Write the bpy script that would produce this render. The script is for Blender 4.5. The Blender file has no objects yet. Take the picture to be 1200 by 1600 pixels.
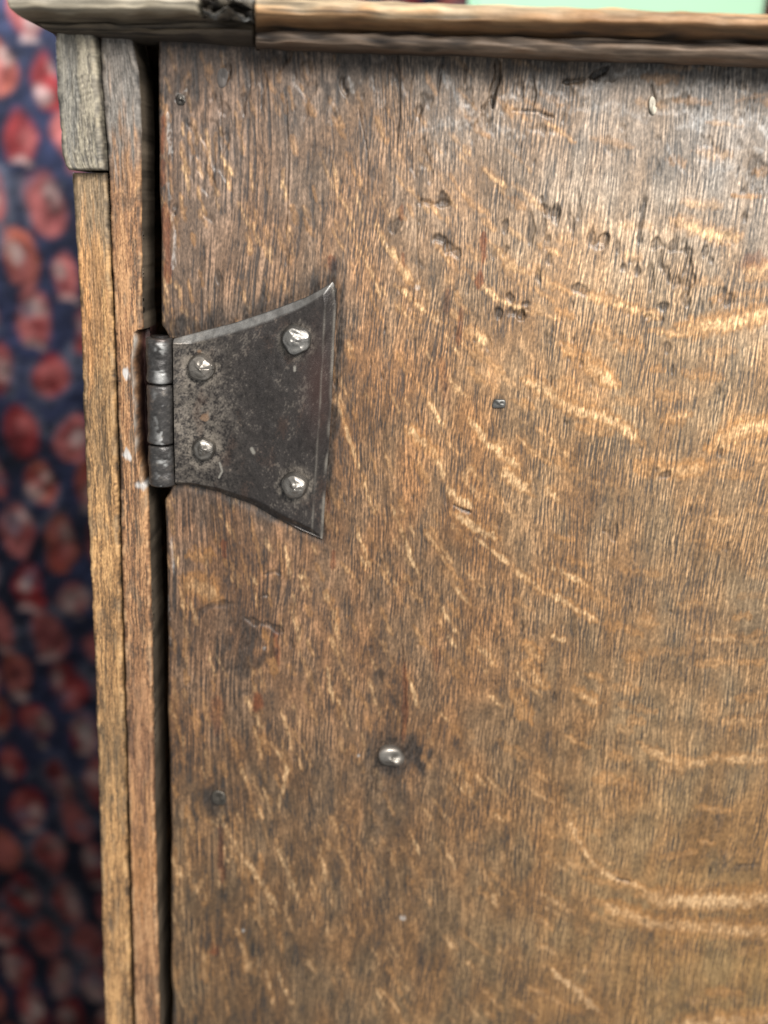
import bpy, math
import numpy as np
from mathutils import Matrix, Vector

# ------------------------------------------------------------------ camera
C = bpy.context.scene.collection
SC = bpy.context.scene
H = 0.36                      # door face above the floor: the cupboard lies on its back
W, HT, F = 1200.0, 1600.0, 1600.0
DIST = 0.32
TH, RO = math.radians(16.5), math.radians(2.8)
back = np.array([0, math.sin(TH), math.cos(TH)])
r0 = np.array([1.0, 0, 0]); u0 = np.array([0, math.cos(TH), -math.sin(TH)])
RI = math.cos(RO) * r0 + math.sin(RO) * u0
UP = -math.sin(RO) * r0 + math.cos(RO) * u0
CAM = np.array([0, 0, H]) + DIST * back

cam_d = bpy.data.cameras.new("camera")
cam = bpy.data.objects.new("camera", cam_d); C.objects.link(cam)
cam_d.sensor_fit = 'VERTICAL'; cam_d.sensor_height = 36.0; cam_d.lens = 36.0 * F / HT
cam_d.clip_start = 0.01; cam_d.clip_end = 50
M = Matrix(((RI[0], UP[0], back[0], CAM[0]), (RI[1], UP[1], back[1], CAM[1]), (RI[2], UP[2], back[2], CAM[2]), (0, 0, 0, 1)))
cam.matrix_world = M
cam_d.dof.use_dof = True
cam_d.dof.focus_distance = 0.306
cam_d.dof.aperture_fstop = 5.4
SC.camera = cam

# ------------------------------------------------------------------ light
SC.view_settings.view_transform = 'Standard'; SC.view_settings.look = 'None'
SC.view_settings.exposure = 0.0; SC.view_settings.gamma = 1.0
w = bpy.data.worlds.new("World"); SC.world = w; w.use_nodes = True
bg = w.node_tree.nodes['Background']
bg.inputs[0].default_value = (0.93, 0.97, 1.0, 1); bg.inputs[1].default_value = 0.52


def area(name, loc, target, size, power, col):
    l = bpy.data.lights.new(name, 'AREA'); l.shape = 'RECTANGLE'; l.size = size[0]; l.size_y = size[1]
    l.energy = power; l.color = col
    o = bpy.data.objects.new(name, l); C.objects.link(o)
    o.location = loc
    d = Vector(target) - Vector(loc)
    o.rotation_euler = d.to_track_quat('-Z', 'Y').to_euler()
    return o


area("window_light", (0.50, 0.85, H + 0.95), (0, 0, H), (0.8, 0.6), 50, (1.0, 0.97, 0.93))
area("rug_fill_light", (-0.34, 0.31, 0.125), (-0.25, 0.17, 0.0), (0.12, 0.08), 10.5, (0.86, 0.93, 1.0))  # added fill lamp without a real source, brightens the rug's upper left

# ------------------------------------------------------------------ pixel <-> place
def ray(px, py):
    px = np.asarray(px, float); py = np.asarray(py, float)
    a = (px - W / 2) / F; b = -(py - HT / 2) / F
    return -back + a[..., None] * RI + b[..., None] * UP


def at(px, py, z=0.0):
    """the point on the plane z above the door face that lies behind the photograph's pixel"""
    d = ray(px, py)
    t = (H + np.asarray(z, float) - CAM[2]) / d[..., 2]
    return CAM + t[..., None] * d


def proj(X, Y, Z):
    v = np.stack([X - CAM[0], Y - CAM[1], Z - CAM[2]], -1)
    dz = -(v @ back)
    return W / 2 + F * (v @ RI) / dz, HT / 2 - F * (v @ UP) / dz


# ------------------------------------------------------------------ numeric helpers
def s2l(*c):
    c = np.array(c, float) / 255.0
    return np.where(c <= 0.04045, c / 12.92, ((c + 0.055) / 1.055) ** 2.4)


def fnoise(shape, sy, sx, seed, pad=True):
    """white noise smoothed by a gaussian of (sy, sx) cells, unit deviation"""
    n0, n1 = shape
    N0, N1 = (n0 + int(4 * sy) + 2, n1 + int(4 * sx) + 2) if pad else shape
    rng = np.random.default_rng(seed)
    a = np.fft.rfft2(rng.standard_normal((N0, N1)))
    ky = np.fft.fftfreq(N0)[:, None]; kx = np.fft.rfftfreq(N1)[None, :]
    a *= np.exp(-2 * (math.pi ** 2) * ((ky * sy) ** 2 + (kx * sx) ** 2))
    r = np.fft.irfft2(a, s=(N0, N1))[:n0, :n1]
    return (r - r.mean()) / (r.std() + 1e-9)


def band(shape, sy, sx, lowx, seed):
    """like fnoise, but with the slow changes across x taken out, so that lines keep an even spacing"""
    n0, n1 = shape
    N0, N1 = n0 + int(4 * sy) + 2, n1 + int(4 * lowx) + 2
    a = np.fft.rfft2(np.random.default_rng(seed).standard_normal((N0, N1)))
    ky = np.fft.fftfreq(N0)[:, None]; kx = np.fft.rfftfreq(N1)[None, :]; q = 2 * math.pi ** 2
    a *= np.exp(-q * (ky * sy) ** 2) * (np.exp(-q * (kx * sx) ** 2) - np.exp(-q * (kx * lowx) ** 2))
    r = np.fft.irfft2(a, s=(N0, N1))[:n0, :n1]
    return (r - r.mean()) / (r.std() + 1e-9)


def sstep(a, b, x):
    t = np.clip((x - a) / (b - a), 0, 1)
    return t * t * (3 - 2 * t)


def warp(a, dy, dx):
    n0, n1 = a.shape
    I, J = np.meshgrid(np.arange(n0), np.arange(n1), indexing='ij')
    y = np.clip(I + dy, 0, n0 - 1.001); x = np.clip(J + dx, 0, n1 - 1.001)
    i = y.astype(int); j = x.astype(int); fy = y - i; fx = x - j
    return (a[i, j] * (1 - fy) * (1 - fx) + a[i + 1, j] * fy * (1 - fx) + a[i, j + 1] * (1 - fy) * fx + a[i + 1, j + 1] * fy * fx)


def interp(pts, x):
    pts = np.array(pts, float)
    return np.interp(x, pts[:, 0], pts[:, 1])


def polydist(PX, PY, pts):
    """distance to a polyline, signed side (+ = below it when it runs to the right) and run along it, 0..1"""
    best = np.full(PX.shape, 1e9); side = np.zeros(PX.shape); run = np.zeros(PX.shape)
    pts = np.array(pts, float)
    seg = np.hypot(*(pts[1:] - pts[:-1]).T); tot = seg.sum(); acc = 0
    for k in range(len(pts) - 1):
        a, b = pts[k], pts[k + 1]; d = b - a; L = seg[k]
        t = np.clip(((PX - a[0]) * d[0] + (PY - a[1]) * d[1]) / (L * L), 0, 1)
        qx = PX - a[0] - t * d[0]; qy = PY - a[1] - t * d[1]
        dd = np.hypot(qx, qy); m = dd < best
        best = np.where(m, dd, best)
        side = np.where(m, np.sign(d[0] * qy - d[1] * qx) * dd, side)
        run = np.where(m, (acc + t * L) / tot, run)
        acc += L
    return best, side, run


# ------------------------------------------------------------------ scene helpers
def link(name, me, mat=None, parent=None):
    o = bpy.data.objects.new(name, me); C.objects.link(o)
    if mat and me is not None: me.materials.append(mat)
    if parent: o.parent = parent
    return o


def tag(o, label=None, cat=None, group=None, kind=None):
    if label: o["label"] = label
    if cat: o["category"] = cat
    if group: o["group"] = group
    if kind: o["kind"] = kind
    return o


def raw_mesh(name, V, Q, col=None, smooth=True):
    """quads (n,4) over vertices (m,3), with a colour for each vertex"""
    V = np.ascontiguousarray(V, np.float32); Q = np.ascontiguousarray(Q, np.int32)
    me = bpy.data.meshes.new(name)
    me.vertices.add(len(V)); me.vertices.foreach_set('co', V.ravel())
    me.loops.add(Q.size); me.loops.foreach_set('vertex_index', Q.ravel())
    me.polygons.add(len(Q))
    me.polygons.foreach_set('loop_start', np.arange(0, Q.size, Q.shape[1], dtype=np.int32))
    me.polygons.foreach_set('use_smooth', np.full(len(Q), smooth, dtype=bool))
    if col is not None:
        a = me.attributes.new('pigment', 'FLOAT_COLOR', 'POINT')
        rgba = np.ones((len(V), 4), np.float32); rgba[:, :3] = np.asarray(col).reshape(-1, 3)
        a.data.foreach_set('color', rgba.ravel())
    me.update(calc_edges=True); me.validate()
    return me


def grid_quads(n, m, wrap=False):
    i, j = np.meshgrid(np.arange(n - 1), np.arange(m if wrap else m - 1), indexing='ij')
    a = i * m + j; b = i * m + (j + 1) % m
    return np.stack([a, b, b + m, a + m], -1).reshape(-1, 4)


def grid_mesh(name, P, col=None, smooth=True, wrap=False, flip=False):
    n, m = P.shape[:2]
    q = grid_quads(n, m, wrap)
    if flip: q = q[:, ::-1]
    return raw_mesh(name, P.reshape(-1, 3), q, None if col is None else np.asarray(col).reshape(-1, 3), smooth)


# ------------------------------------------------------------------ materials
def mat_base(name):
    m = bpy.data.materials.new(name); m.use_nodes = True
    nt = m.node_tree
    return m, nt, nt.nodes['Principled BSDF']


def N(nt, t, **kw):
    n = nt.nodes.new(t)
    for k, v in kw.items(): setattr(n, k, v)
    return n


def pigment_mat(name, rough=0.55, spec=0.35, fine=(1800, 260, 1800), bump=0.25, vary=0.22, metallic=0.0, coat=0.0):
    """colour of the piece from its own attribute, broken up by fine stretched grain, with matching relief"""
    m, nt, bs = mat_base(name)
    L = nt.links.new
    at_ = N(nt, 'ShaderNodeAttribute'); at_.attribute_name = 'pigment'
    tc = N(nt, 'ShaderNodeTexCoord'); mp = N(nt, 'ShaderNodeMapping'); mp.inputs['Scale'].default_value = fine
    L(tc.outputs['Object'], mp.inputs['Vector'])
    no = N(nt, 'ShaderNodeTexNoise'); no.inputs['Scale'].default_value = 1.0; no.inputs['Detail'].default_value = 3; no.inputs['Roughness'].default_value = 0.65
    L(mp.outputs[0], no.inputs['Vector'])
    mr = N(nt, 'ShaderNodeMapRange'); mr.inputs[1].default_value = 0.3; mr.inputs[2].default_value = 0.7
    mr.inputs[3].default_value = 1 - vary; mr.inputs[4].default_value = 1 + vary
    L(no.outputs['Fac'], mr.inputs[0])
    mx = N(nt, 'ShaderNodeVectorMath', operation='SCALE')
    L(at_.outputs['Color'], mx.inputs[0]); L(mr.outputs[0], mx.inputs['Scale'])
    L(mx.outputs[0], bs.inputs['Base Color'])
    rr = N(nt, 'ShaderNodeMapRange'); rr.inputs[1].default_value = 0.3; rr.inputs[2].default_value = 0.7
    rr.inputs[3].default_value = rough + 0.12; rr.inputs[4].default_value = rough - 0.08
    L(no.outputs['Fac'], rr.inputs[0]); L(rr.outputs[0], bs.inputs['Roughness'])
    bs.inputs['Specular IOR Level'].default_value = spec
    bs.inputs['Metallic'].default_value = metallic
    bu = N(nt, 'ShaderNodeBump'); bu.inputs['Strength'].default_value = bump; bu.inputs['Distance'].default_value = 0.0004
    L(no.outputs['Fac'], bu.inputs['Height']); L(bu.outputs[0], bs.inputs['Normal'])
    return m


M_door = pigment_mat('oak_door', rough=0.46, spec=0.42, fine=(2900, 1100, 2000), bump=0.22, vary=0.28)
M_oak = pigment_mat('oak_frame', rough=0.58, spec=0.30, fine=(2600, 420, 2600), bump=0.35, vary=0.20)
M_lid = pigment_mat('oak_moulding', rough=0.55, spec=0.30, fine=(330, 2600, 2600), bump=0.35, vary=0.20)
M_iron = pigment_mat('wrought_iron', rough=0.36, spec=0.6, fine=(2400, 2400, 2400), bump=0.28, vary=0.22, metallic=0.5)
M_head = pigment_mat('worn_rivet_iron', rough=0.40, spec=0.5, fine=(1500, 1500, 1500), bump=0.22, vary=0.25, metallic=0.75)

# ================================================================== CUPBOARD
K = 0.70                                     # pigment against the tone seen in the light
cup = bpy.data.objects.new("oak_cupboard", None); C.objects.link(cup)
tag(cup, "antique dark oak cupboard lying on its back with iron butterfly hinge and moulded top", "cupboard")

# ------------------------------------------------------------------ door
SX, SY = 0.00017, 0.00042                     # fine across the grain, coarser along it


def lines(a, b, lo, hi, st):
    """fine grid lines between a and b, coarser ones out to lo and hi"""
    f = np.arange(a, b, st)
    l = a - np.cumsum(np.full(max(0, int((a - lo) / 0.003)), 0.003))
    h = f[-1] + np.cumsum(np.full(max(0, int((hi - b) / 0.003)), 0.003))
    return np.concatenate([l[::-1], f, h])


xl = at(246, 60)[0] - 0.0016
xs = lines(xl, at(1215, 1615)[0] + 0.002, xl, 0.205, SX)
yt_ = at(600, 62)[1] + 0.004
ys = lines(min(at(1210, 1612)[1], at(240, 1612)[1]), yt_, -0.25, yt_, SY)
X, Y = np.meshgrid(xs, ys)
SH = X.shape
PX, PY = proj(X, Y, np.full(SH, H))
mx, my = 0.001 / SX, 0.001 / SY              # cells per millimetre


def fn(sy, sx, seed):
    return fnoise(SH, sy * my, sx * mx, seed)


# broad tone of the patina, upper-right light sheen painted in (photograph pixel, seen colour)
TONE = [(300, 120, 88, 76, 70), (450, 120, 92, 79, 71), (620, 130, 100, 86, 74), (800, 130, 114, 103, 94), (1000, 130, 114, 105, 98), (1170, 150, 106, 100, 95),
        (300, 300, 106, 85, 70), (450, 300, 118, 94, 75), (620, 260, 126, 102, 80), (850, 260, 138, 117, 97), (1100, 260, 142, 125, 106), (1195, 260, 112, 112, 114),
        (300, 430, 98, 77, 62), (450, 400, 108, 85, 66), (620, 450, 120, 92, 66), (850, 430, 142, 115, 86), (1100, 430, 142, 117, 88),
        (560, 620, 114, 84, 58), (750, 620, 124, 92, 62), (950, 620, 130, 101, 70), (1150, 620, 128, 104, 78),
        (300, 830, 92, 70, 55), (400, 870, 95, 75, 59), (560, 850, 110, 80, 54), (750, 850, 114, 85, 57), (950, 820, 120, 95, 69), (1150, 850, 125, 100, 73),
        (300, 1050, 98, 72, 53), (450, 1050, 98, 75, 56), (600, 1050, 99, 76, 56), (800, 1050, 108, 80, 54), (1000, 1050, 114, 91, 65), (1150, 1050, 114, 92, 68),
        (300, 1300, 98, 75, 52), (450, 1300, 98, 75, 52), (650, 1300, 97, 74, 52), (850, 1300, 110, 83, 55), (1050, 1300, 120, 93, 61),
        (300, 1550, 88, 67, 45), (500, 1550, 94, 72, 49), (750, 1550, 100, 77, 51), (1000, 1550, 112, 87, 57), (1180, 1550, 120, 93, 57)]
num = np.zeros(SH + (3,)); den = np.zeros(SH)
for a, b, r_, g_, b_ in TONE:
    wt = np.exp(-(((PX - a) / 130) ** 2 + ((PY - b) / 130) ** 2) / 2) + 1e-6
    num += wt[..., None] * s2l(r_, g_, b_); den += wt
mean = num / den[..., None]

# grain: even long lines on the right, short broken pores in the middle, soft and streaky on the left
wx = 1.1 * mx * fn(26, 12, 1) + 0.08 * mx * fn(3.5, 1.0, 2)
wy = 0.7 * my * fn(3, 0.7, 3)
p_long = warp(band(SH, 1.7 * my, 0.13 * mx, 0.44 * mx, 4), wy, wx)
p_short = warp(0.55 * band(SH, 0.75 * my, 0.13 * mx, 0.48 * mx, 5) + 0.75 * band(SH, 1.5 * my, 0.14 * mx, 0.40 * mx, 25), wy, wx)
p_soft = warp(band(SH, 4.0 * my, 0.17 * mx, 0.9 * mx, 6), wy, wx)
p_fine = warp(fn(0.45, 0.10, 7), wy, wx)
patch = fn(9, 4, 8)
clump = warp(fn(1.9, 0.6, 16), wy, wx)
cross = fn(1.6, 8, 9)                        # bands lying across the grain on the quartered side
speck = fn(0.3, 0.2, 10)
wR = sstep(760, 930, PX + 45 * patch)
wL = 1 - sstep(400, 540, PX + 40 * patch + 0.10 * (PY - 800))
wM = np.clip(1 - wR - wL, 0, 1)
grain = (0.95 * p_long + 0.25 * p_short) * wR + (0.85 * p_short + 0.45 * p_long) * wM + (0.80 * p_soft + 0.32 * p_short + 0.2 * p_long) * wL
grain *= np.clip(0.92 + 0.34 * fn(5, 2.6, 17), 0.25, 1.5)
grain += 0.34 * p_fine + 0.22 * patch + 0.45 * clump * (1 - 0.5 * wR) + wR * 0.22 * cross
grain *= np.where((np.gradient(xs)[None, :] > 2 * SX) | (np.gradient(ys)[:, None] > 2 * SY), 0.3, 1.0)   # coarse margin outside the close-up: fine shader grain only
streak = warp(band(SH, 9 * my, 0.45 * mx, 3.5 * mx, 18), wy, wx)
blotch = fn(4.5, 2.0, 19)
grain += 0.26 * streak * (wL + 0.6 * wM + 0.25 * wR)
pore = sstep(0.25, 1.55, grain)
light = sstep(-0.1, 1.7, -grain)
relief = np.zeros(SH)                        # metres
relief -= 0.00006 * sstep(0.3, 1.6, grain)
relief += 0.00002 * light
relief += 0.00022 * fn(12, 6, 11)

rough_edge = 1.7 * fn(0.8, 0.35, 12)
orange = np.zeros(SH); bright = np.zeros(SH)


def box(x0, y0, x1, y1):
    """index window that holds this rectangle of photograph pixels"""
    c = at(np.array([x0, x1, x0, x1], float), np.array([y0, y0, y1, y1], float))
    i0, i1 = np.searchsorted(ys, [c[:, 1].min(), c[:, 1].max()])
    j0, j1 = np.searchsorted(xs, [c[:, 0].min(), c[:, 0].max()])
    return slice(max(i0 - 2, 0), i1 + 3), slice(max(j0 - 2, 0), j1 + 3)


def fleck(pts, width, b=0.8, o=0.6):
    p = np.array(pts, float); g = width * 1.6 + 8
    s = box(p[:, 0].min() - g, p[:, 1].min() - g, p[:, 0].max() + g, p[:, 1].max() + g)
    if 0 in PX[s].shape: return
    d, side, run = polydist(PX[s], PY[s], p)
    re = rough_edge[s] * min(1.6, 0.35 + width / 12)
    ends = sstep(0, 0.12, run) * sstep(0, 0.12, 1 - run)
    h = width * 0.74 * (0.45 + 0.55 * ends)
    body = 1 - sstep(0.5 * h, 1.15 * h + 1.5, d + re)
    core = 1 - sstep(0.15 * h, 0.7 * h + 1.3, np.abs(side - 0.15 * h) + re + 0.15 * d)
    orange[s] = np.maximum(orange[s], body * o)
    bright[s] = np.maximum(bright[s], core * b * (0.35 + 0.65 * ends))
    relief[s] += 0.00003 * core


for pts, wd, b, o in [
    ([(815, 590), (860, 612), (880, 632), (930, 645), (965, 660), (1003, 692)], 20, .85, .8),
    ([(880, 540), (905, 560), (935, 580), (962, 602)], 22, .85, .95), ([(912, 456), (945, 468), (985, 480), (1032, 497)], 13, .95, .7),
    ([(1060, 515), (1120, 506), (1160, 497), (1215, 484)], 26, .9, .85), ([(1045, 340), (1080, 355), (1110, 365), (1155, 371)], 22, .7, .45),
    ([(1165, 422), (1215, 410)], 17, .9, .6), ([(1112, 700), (1150, 672), (1215, 658)], 30, .55, .95), ([(995, 728), (1040, 734), (1105, 730)], 22, .35, .85),
    ([(735, 655), (758, 687), (780, 708), (812, 727)], 14, .9, .75), ([(785, 732), (805, 748), (825, 765)], 20, .9, .7), ([(638, 668), (660, 692), (684, 712)], 16, .85, .9),
    ([(699, 760), (716, 778), (742, 794)], 16, .85, .7), ([(706, 800), (740, 822), (778, 841)], 14, .85, .8), ([(745, 842), (770, 862), (795, 880)], 7, 1, .6),
    ([(805, 890), (830, 908), (850, 924)], 10, .85, .7), ([(854, 924), (890, 944), (935, 969)], 11, .85, .9), ([(860, 881), (885, 897), (913, 911)], 10, .8, .8),
    ([(525, 617), (538, 664), (556, 712), (570, 755), (586, 803)], 6, .9, .8), ([(612, 790), (628, 830), (642, 868), (656, 900)], 6, .9, .6), ([(557, 828), (572, 862), (583, 900)], 6, .8, .6),
    ([(686, 715), (691, 737), (696, 758)], 6, .9, .5), ([(612, 385), (625, 412), (642, 437)], 11, .8, .6), ([(618, 445), (645, 468), (668, 488), (695, 506)], 9, .85, .6),
    ([(750, 440), (768, 458), (783, 470), (828, 487)], 10, 1, .5), ([(733, 515), (750, 527), (764, 538)], 15, 1, .5), ([(832, 413), (848, 430), (864, 449)], 11, .8, .5),
    ([(668, 625), (680, 642), (694, 668)], 7, .8, .7), ([(540, 350), (560, 385), (580, 425), (598, 470)], 6, .6, .4), ([(586, 345), (604, 385), (626, 415)], 7, .6, .5),
    ([(888, 1256), (901, 1309), (928, 1352), (965, 1373), (997, 1384), (1016, 1398)], 10, .75, .8), ([(1008, 1398), (1040, 1405), (1090, 1407), (1220, 1399)], 32, .95, .85),
    ([(933, 1408), (976, 1425), (1019, 1442), (1072, 1446), (1220, 1455)], 24, .55, .95), ([(855, 1508), (880, 1530), (901, 1544), (944, 1587)], 11, .8, .6),
    ([(1000, 1160), (1040, 1185), (1080, 1194), (1120, 1184), (1220, 1188)], 14, .45, .6), ([(1130, 1130), (1220, 1124)], 14, .45, .55), ([(1050, 1605), (1120, 1594), (1220, 1588)], 22, .5, .7),
    ([(1085, 998), (1140, 1000), (1220, 1003)], 10, .35, .5), ([(898, 1078), (915, 1088), (935, 1096)], 16, .4, .85), ([(905, 745), (940, 757)], 10, .3, .5), ([(853, 762), (862, 772), (875, 783)], 10, .8, .6),
    ([(820, 1005), (835, 1020), (846, 1035)], 14, .4, .9), ([(820, 1035), (838, 1052), (852, 1075)], 16, .4, .9), ([(800, 1080), (815, 1100), (825, 1125)], 18, .2, .95),
    ([(860, 990), (872, 998), (884, 1000)], 9, .8, .6), ([(688, 945), (700, 965), (714, 990)], 7, .85, .5), ([(702, 992), (708, 1005), (714, 1014)], 8, .8, .4),
    ([(715, 1190), (728, 1220), (735, 1245)], 18, .3, .75), ([(640, 1060), (648, 1085), (652, 1105)], 7, .8, .5), ([(576, 1060), (584, 1085), (594, 1118)], 5, .8, .4),
    ([(360, 1303), (380, 1335), (402, 1370), (420, 1395), (436, 1428)], 9, .75, .5), ([(430, 1312), (440, 1340), (452, 1368), (472, 1418)], 7, .75, .5),
    ([(424, 1158), (440, 1185), (450, 1203), (442, 1235), (435, 1266)], 6, .7, .4), ([(500, 1320), (510, 1375), (520, 1420)], 6, .6, .4), ([(690, 1310), (703, 1335), (712, 1360)], 6, .7, .4),
    ([(640, 1300), (650, 1320), (660, 1345)], 5, .6, .3), ([(435, 1520), (442, 1545), (460, 1570)], 7, .7, .4), ([(480, 1500), (492, 1520)], 7, .7, .3), ([(745, 1340), (765, 1380), (775, 1420)], 6, .5, .5),
    ([(410, 985), (425, 1010), (427, 1060)], 9, .1, .95), ([(455, 955), (465, 985), (470, 1030)], 6, .7, .3), ([(508, 925), (518, 950), (530, 990)], 8, .7, .8), ([(510, 1040), (516, 1070), (522, 1100)], 6, .7, .5),
    ([(392, 897), (397, 905), (402, 915)], 8, .8, .5), ([(446, 850), (449, 870), (453, 900)], 7, .7, .3), ([(468, 895), (472, 912), (477, 925)], 6, .9, .3), ([(415, 840), (421, 855), (426, 865)], 6, .7, .2),
    ([(388, 1090), (398, 1112), (412, 1138)], 9, .8, .3), ([(440, 1110), (450, 1140), (458, 1175)], 5, .5, .4), ([(296, 866), (332, 868)], 17, .2, .9), ([(290, 905), (318, 916), (338, 934)], 30, .45, .95),
    ([(325, 1280), (350, 1290), (372, 1325)], 10, .4, .5), ([(380, 1490), (388, 1505), (395, 1520)], 14, .3, .6), ([(318, 1490), (322, 1530)], 16, .2, .7),
    ([(438, 280), (446, 295), (449, 312)], 9, 1, .3), ([(345, 240), (356, 258), (366, 275)], 9, .8, .2), ([(500, 240), (520, 290), (545, 330), (560, 370)], 5, .5, .4),
]:
    fleck(pts, wd, b, o)

rng = np.random.default_rng(42)
ANG = [(250, 80), (450, 73), (600, 66), (740, 48), (850, 33), (950, 18), (1050, 4), (1200, -5)]
for k in range(900):
    x = 255 + 960 * rng.random() ** 1.45; y = 90 + 1520 * rng.random()
    a = math.radians(interp(ANG, x) + rng.normal(0, 6))
    L = (14 + 40 * rng.random()) * (1.0 if x < 800 else 1.2); c = rng.normal(0, 0.12)
    wd = 2.2 + 3.4 * rng.random() ** 1.5 + (4 * rng.random() if x > 700 else 0)
    pts = [(x + t * L * math.cos(a + c * t), y + t * L * math.sin(a + c * t)) for t in (-0.5, 0, 0.5)]
    st = rng.random() ** 1.6
    if x > 880:
        st *= 0.45; wd *= 1.5
        if rng.random() < .5: continue
    if y < 200: st *= 0.4
    fleck(pts, wd * 1.15, 0.10 + 0.50 * st, 0.25 + 0.50 * rng.random())

# grime, dark tones, gouges and scars
grime_dark = np.zeros(SH); rust = np.zeros(SH); bloom_sheen = np.zeros(SH)
gn = fn(1.4, 0.8, 13); gn2 = fn(5, 0.6, 14)


def blob(dst, x, y, rx, ry, v=1.0, rot=0.0, depth=0.0, rag=0.25):
    g = 2.2 * max(rx, ry) + 6
    s = box(x - g, y - g, x + g, y + g)
    if 0 in PX[s].shape: return
    ca, sa = math.cos(math.radians(rot)), math.sin(math.radians(rot))
    dx = PX[s] - x; dy = PY[s] - y
    q = np.hypot((dx * ca + dy * sa) / rx, (-dx * sa + dy * ca) / ry) + rag * gn[s]
    m = 1 - sstep(0.55, 1.35, q)
    if dst is not None: dst[s] = np.maximum(dst[s], m * v)
    if depth: relief[s] -= depth * (1 - sstep(0.5, 1.05, q))


def scar(dst, pts, wd, v=1.0, depth=0.0, rag=0.5):
    p = np.array(pts, float); g = wd * 2 + 6
    s = box(p[:, 0].min() - g, p[:, 1].min() - g, p[:, 0].max() + g, p[:, 1].max() + g)
    d, side, run = polydist(PX[s], PY[s], p)
    e = sstep(0, 0.1, run) * sstep(0, 0.1, 1 - run)
    q = d / (wd * 0.5 * (0.4 + 0.6 * e)) + rag * 0.6 * gn[s]
    m = 1 - sstep(0.5, 1.3, q)
    if dst is not None: dst[s] = np.maximum(dst[s], m * v)
    if depth: relief[s] -= depth * (1 - sstep(0.4, 1.1, q))


# stain round the big nail
blob(grime_dark, 613, 1180, 43, 40, 1.0, rag=.12)
# darker under the moulding, fading downwards
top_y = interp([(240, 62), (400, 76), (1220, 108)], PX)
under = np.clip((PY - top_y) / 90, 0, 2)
grime_dark = np.maximum(grime_dark, 0.85 * (1 - sstep(0.0, 0.75, under + 0.16 * gn2 + 0.08 * gn)))
grime_dark = np.maximum(grime_dark, 0.35 * (1 - sstep(0.2, 1.6, under + 0.25 * gn2)))
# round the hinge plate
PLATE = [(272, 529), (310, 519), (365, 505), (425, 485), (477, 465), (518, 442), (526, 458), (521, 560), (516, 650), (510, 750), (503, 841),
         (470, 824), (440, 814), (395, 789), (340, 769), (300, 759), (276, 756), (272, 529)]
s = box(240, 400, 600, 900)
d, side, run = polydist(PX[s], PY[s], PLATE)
grime_dark[s] = np.maximum(grime_dark[s], 0.95 * (1 - sstep(2, 28, d + 6 * gn[s] - 13 * (PY[s] < 530))))
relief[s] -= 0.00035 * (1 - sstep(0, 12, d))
for x, y, rx, ry, v in [(287, 150, 26, 30, .75), (347, 130, 16, 36, .8), (537, 130, 26, 34, .85), (612, 1182, 40, 40, 1.0), (614, 1200, 44, 70, .6), (600, 1280, 30, 50, .45), (343, 1245, 22, 30, .7), (380, 1010, 30, 55, .7),
                        (400, 480, 90, 22, .35), (320, 500, 60, 20, .5), (1198, 250, 18, 40, .6), (780, 630, 14, 12, .6), (300, 800, 60, 22, .4), (930, 530, 26, 20, .35),
                        (500, 300, 18, 90, .25), (700, 480, 22, 18, .5), (665, 560, 24, 30, .35), (850, 600, 20, 16, .3), (640, 860, 34, 30, .25), (940, 840, 60, 40, .25), (1120, 1000, 60, 30, .25)]:
    blob(grime_dark, x, y, rx, ry, v, rag=0.45)
for x, y, rx, ry, dp in [(287, 150, 6, 9, .0009), (347, 122, 7, 14, .0006), (537, 140, 9, 10, .0012),
                         (683, 318, 24, 4, .0008), (693, 312, 8, 9, .0006), (690, 374, 10, 7, .0009), (703, 384, 7, 7, .0008), (712, 396, 6, 5, .0007), (855, 330, 9, 8, .0008), (868, 332, 6, 12, .0006), (848, 352, 4, 22, .0005),
                         (788, 353, 6, 6, .0006), (793, 388, 9, 6, .0007), (818, 428, 8, 5, .0007), (840, 430, 4, 8, .0007), (858, 408, 4, 9, .0006), (800, 465, 8, 5, .0007), (818, 474, 8, 4, .0007), (800, 490, 20, 7, .0010), (815, 494, 10, 5, .0008),
                         (925, 368, 12, 8, .0008), (940, 378, 8, 7, .0006), (975, 417, 5, 6, .0007), (986, 410, 9, 9, .0008), (994, 420, 5, 8, .0006), (1025, 381, 8, 5, .0008), (1018, 438, 5, 14, .0007), (1031, 408, 4, 12, .0007), (1042, 428, 5, 9, .0006),
                         (1058, 440, 5, 6, .0008), (1074, 435, 7, 14, .0010), (1068, 466, 9, 6, .0006), (1053, 386, 6, 8, .0006), (1065, 392, 12, 3, .0005), (1100, 395, 5, 7, .0007), (1110, 406, 5, 6, .0006), (1125, 458, 6, 8, .0007), (1138, 470, 8, 6, .0006),
                         (1015, 476, 6, 4, .0007), (1034, 478, 8, 5, .0007), (1016, 494, 8, 5, .0008), (1028, 501, 8, 5, .0007), (910, 452, 8, 5, .0006), (1042, 540, 4, 5, .0005), (1024, 732, 6, 5, .0005), (1038, 741, 5, 4, .0005), (965, 835, 8, 8, .0005),
                         (966, 390, 5, 10, .0005), (1000, 370, 5, 12, .0005), (890, 340, 5, 16, .0005), (830, 350, 5, 14, .0005), (905, 320, 4, 20, .0005), (1008, 320, 6, 18, .0006), (622, 348, 9, 8, .0005), (665, 418, 8, 8, .0004)]:
    blob(grime_dark, x, y, rx * 1.15, ry * 1.25, .75, depth=dp * .6, rag=0.5)
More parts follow.
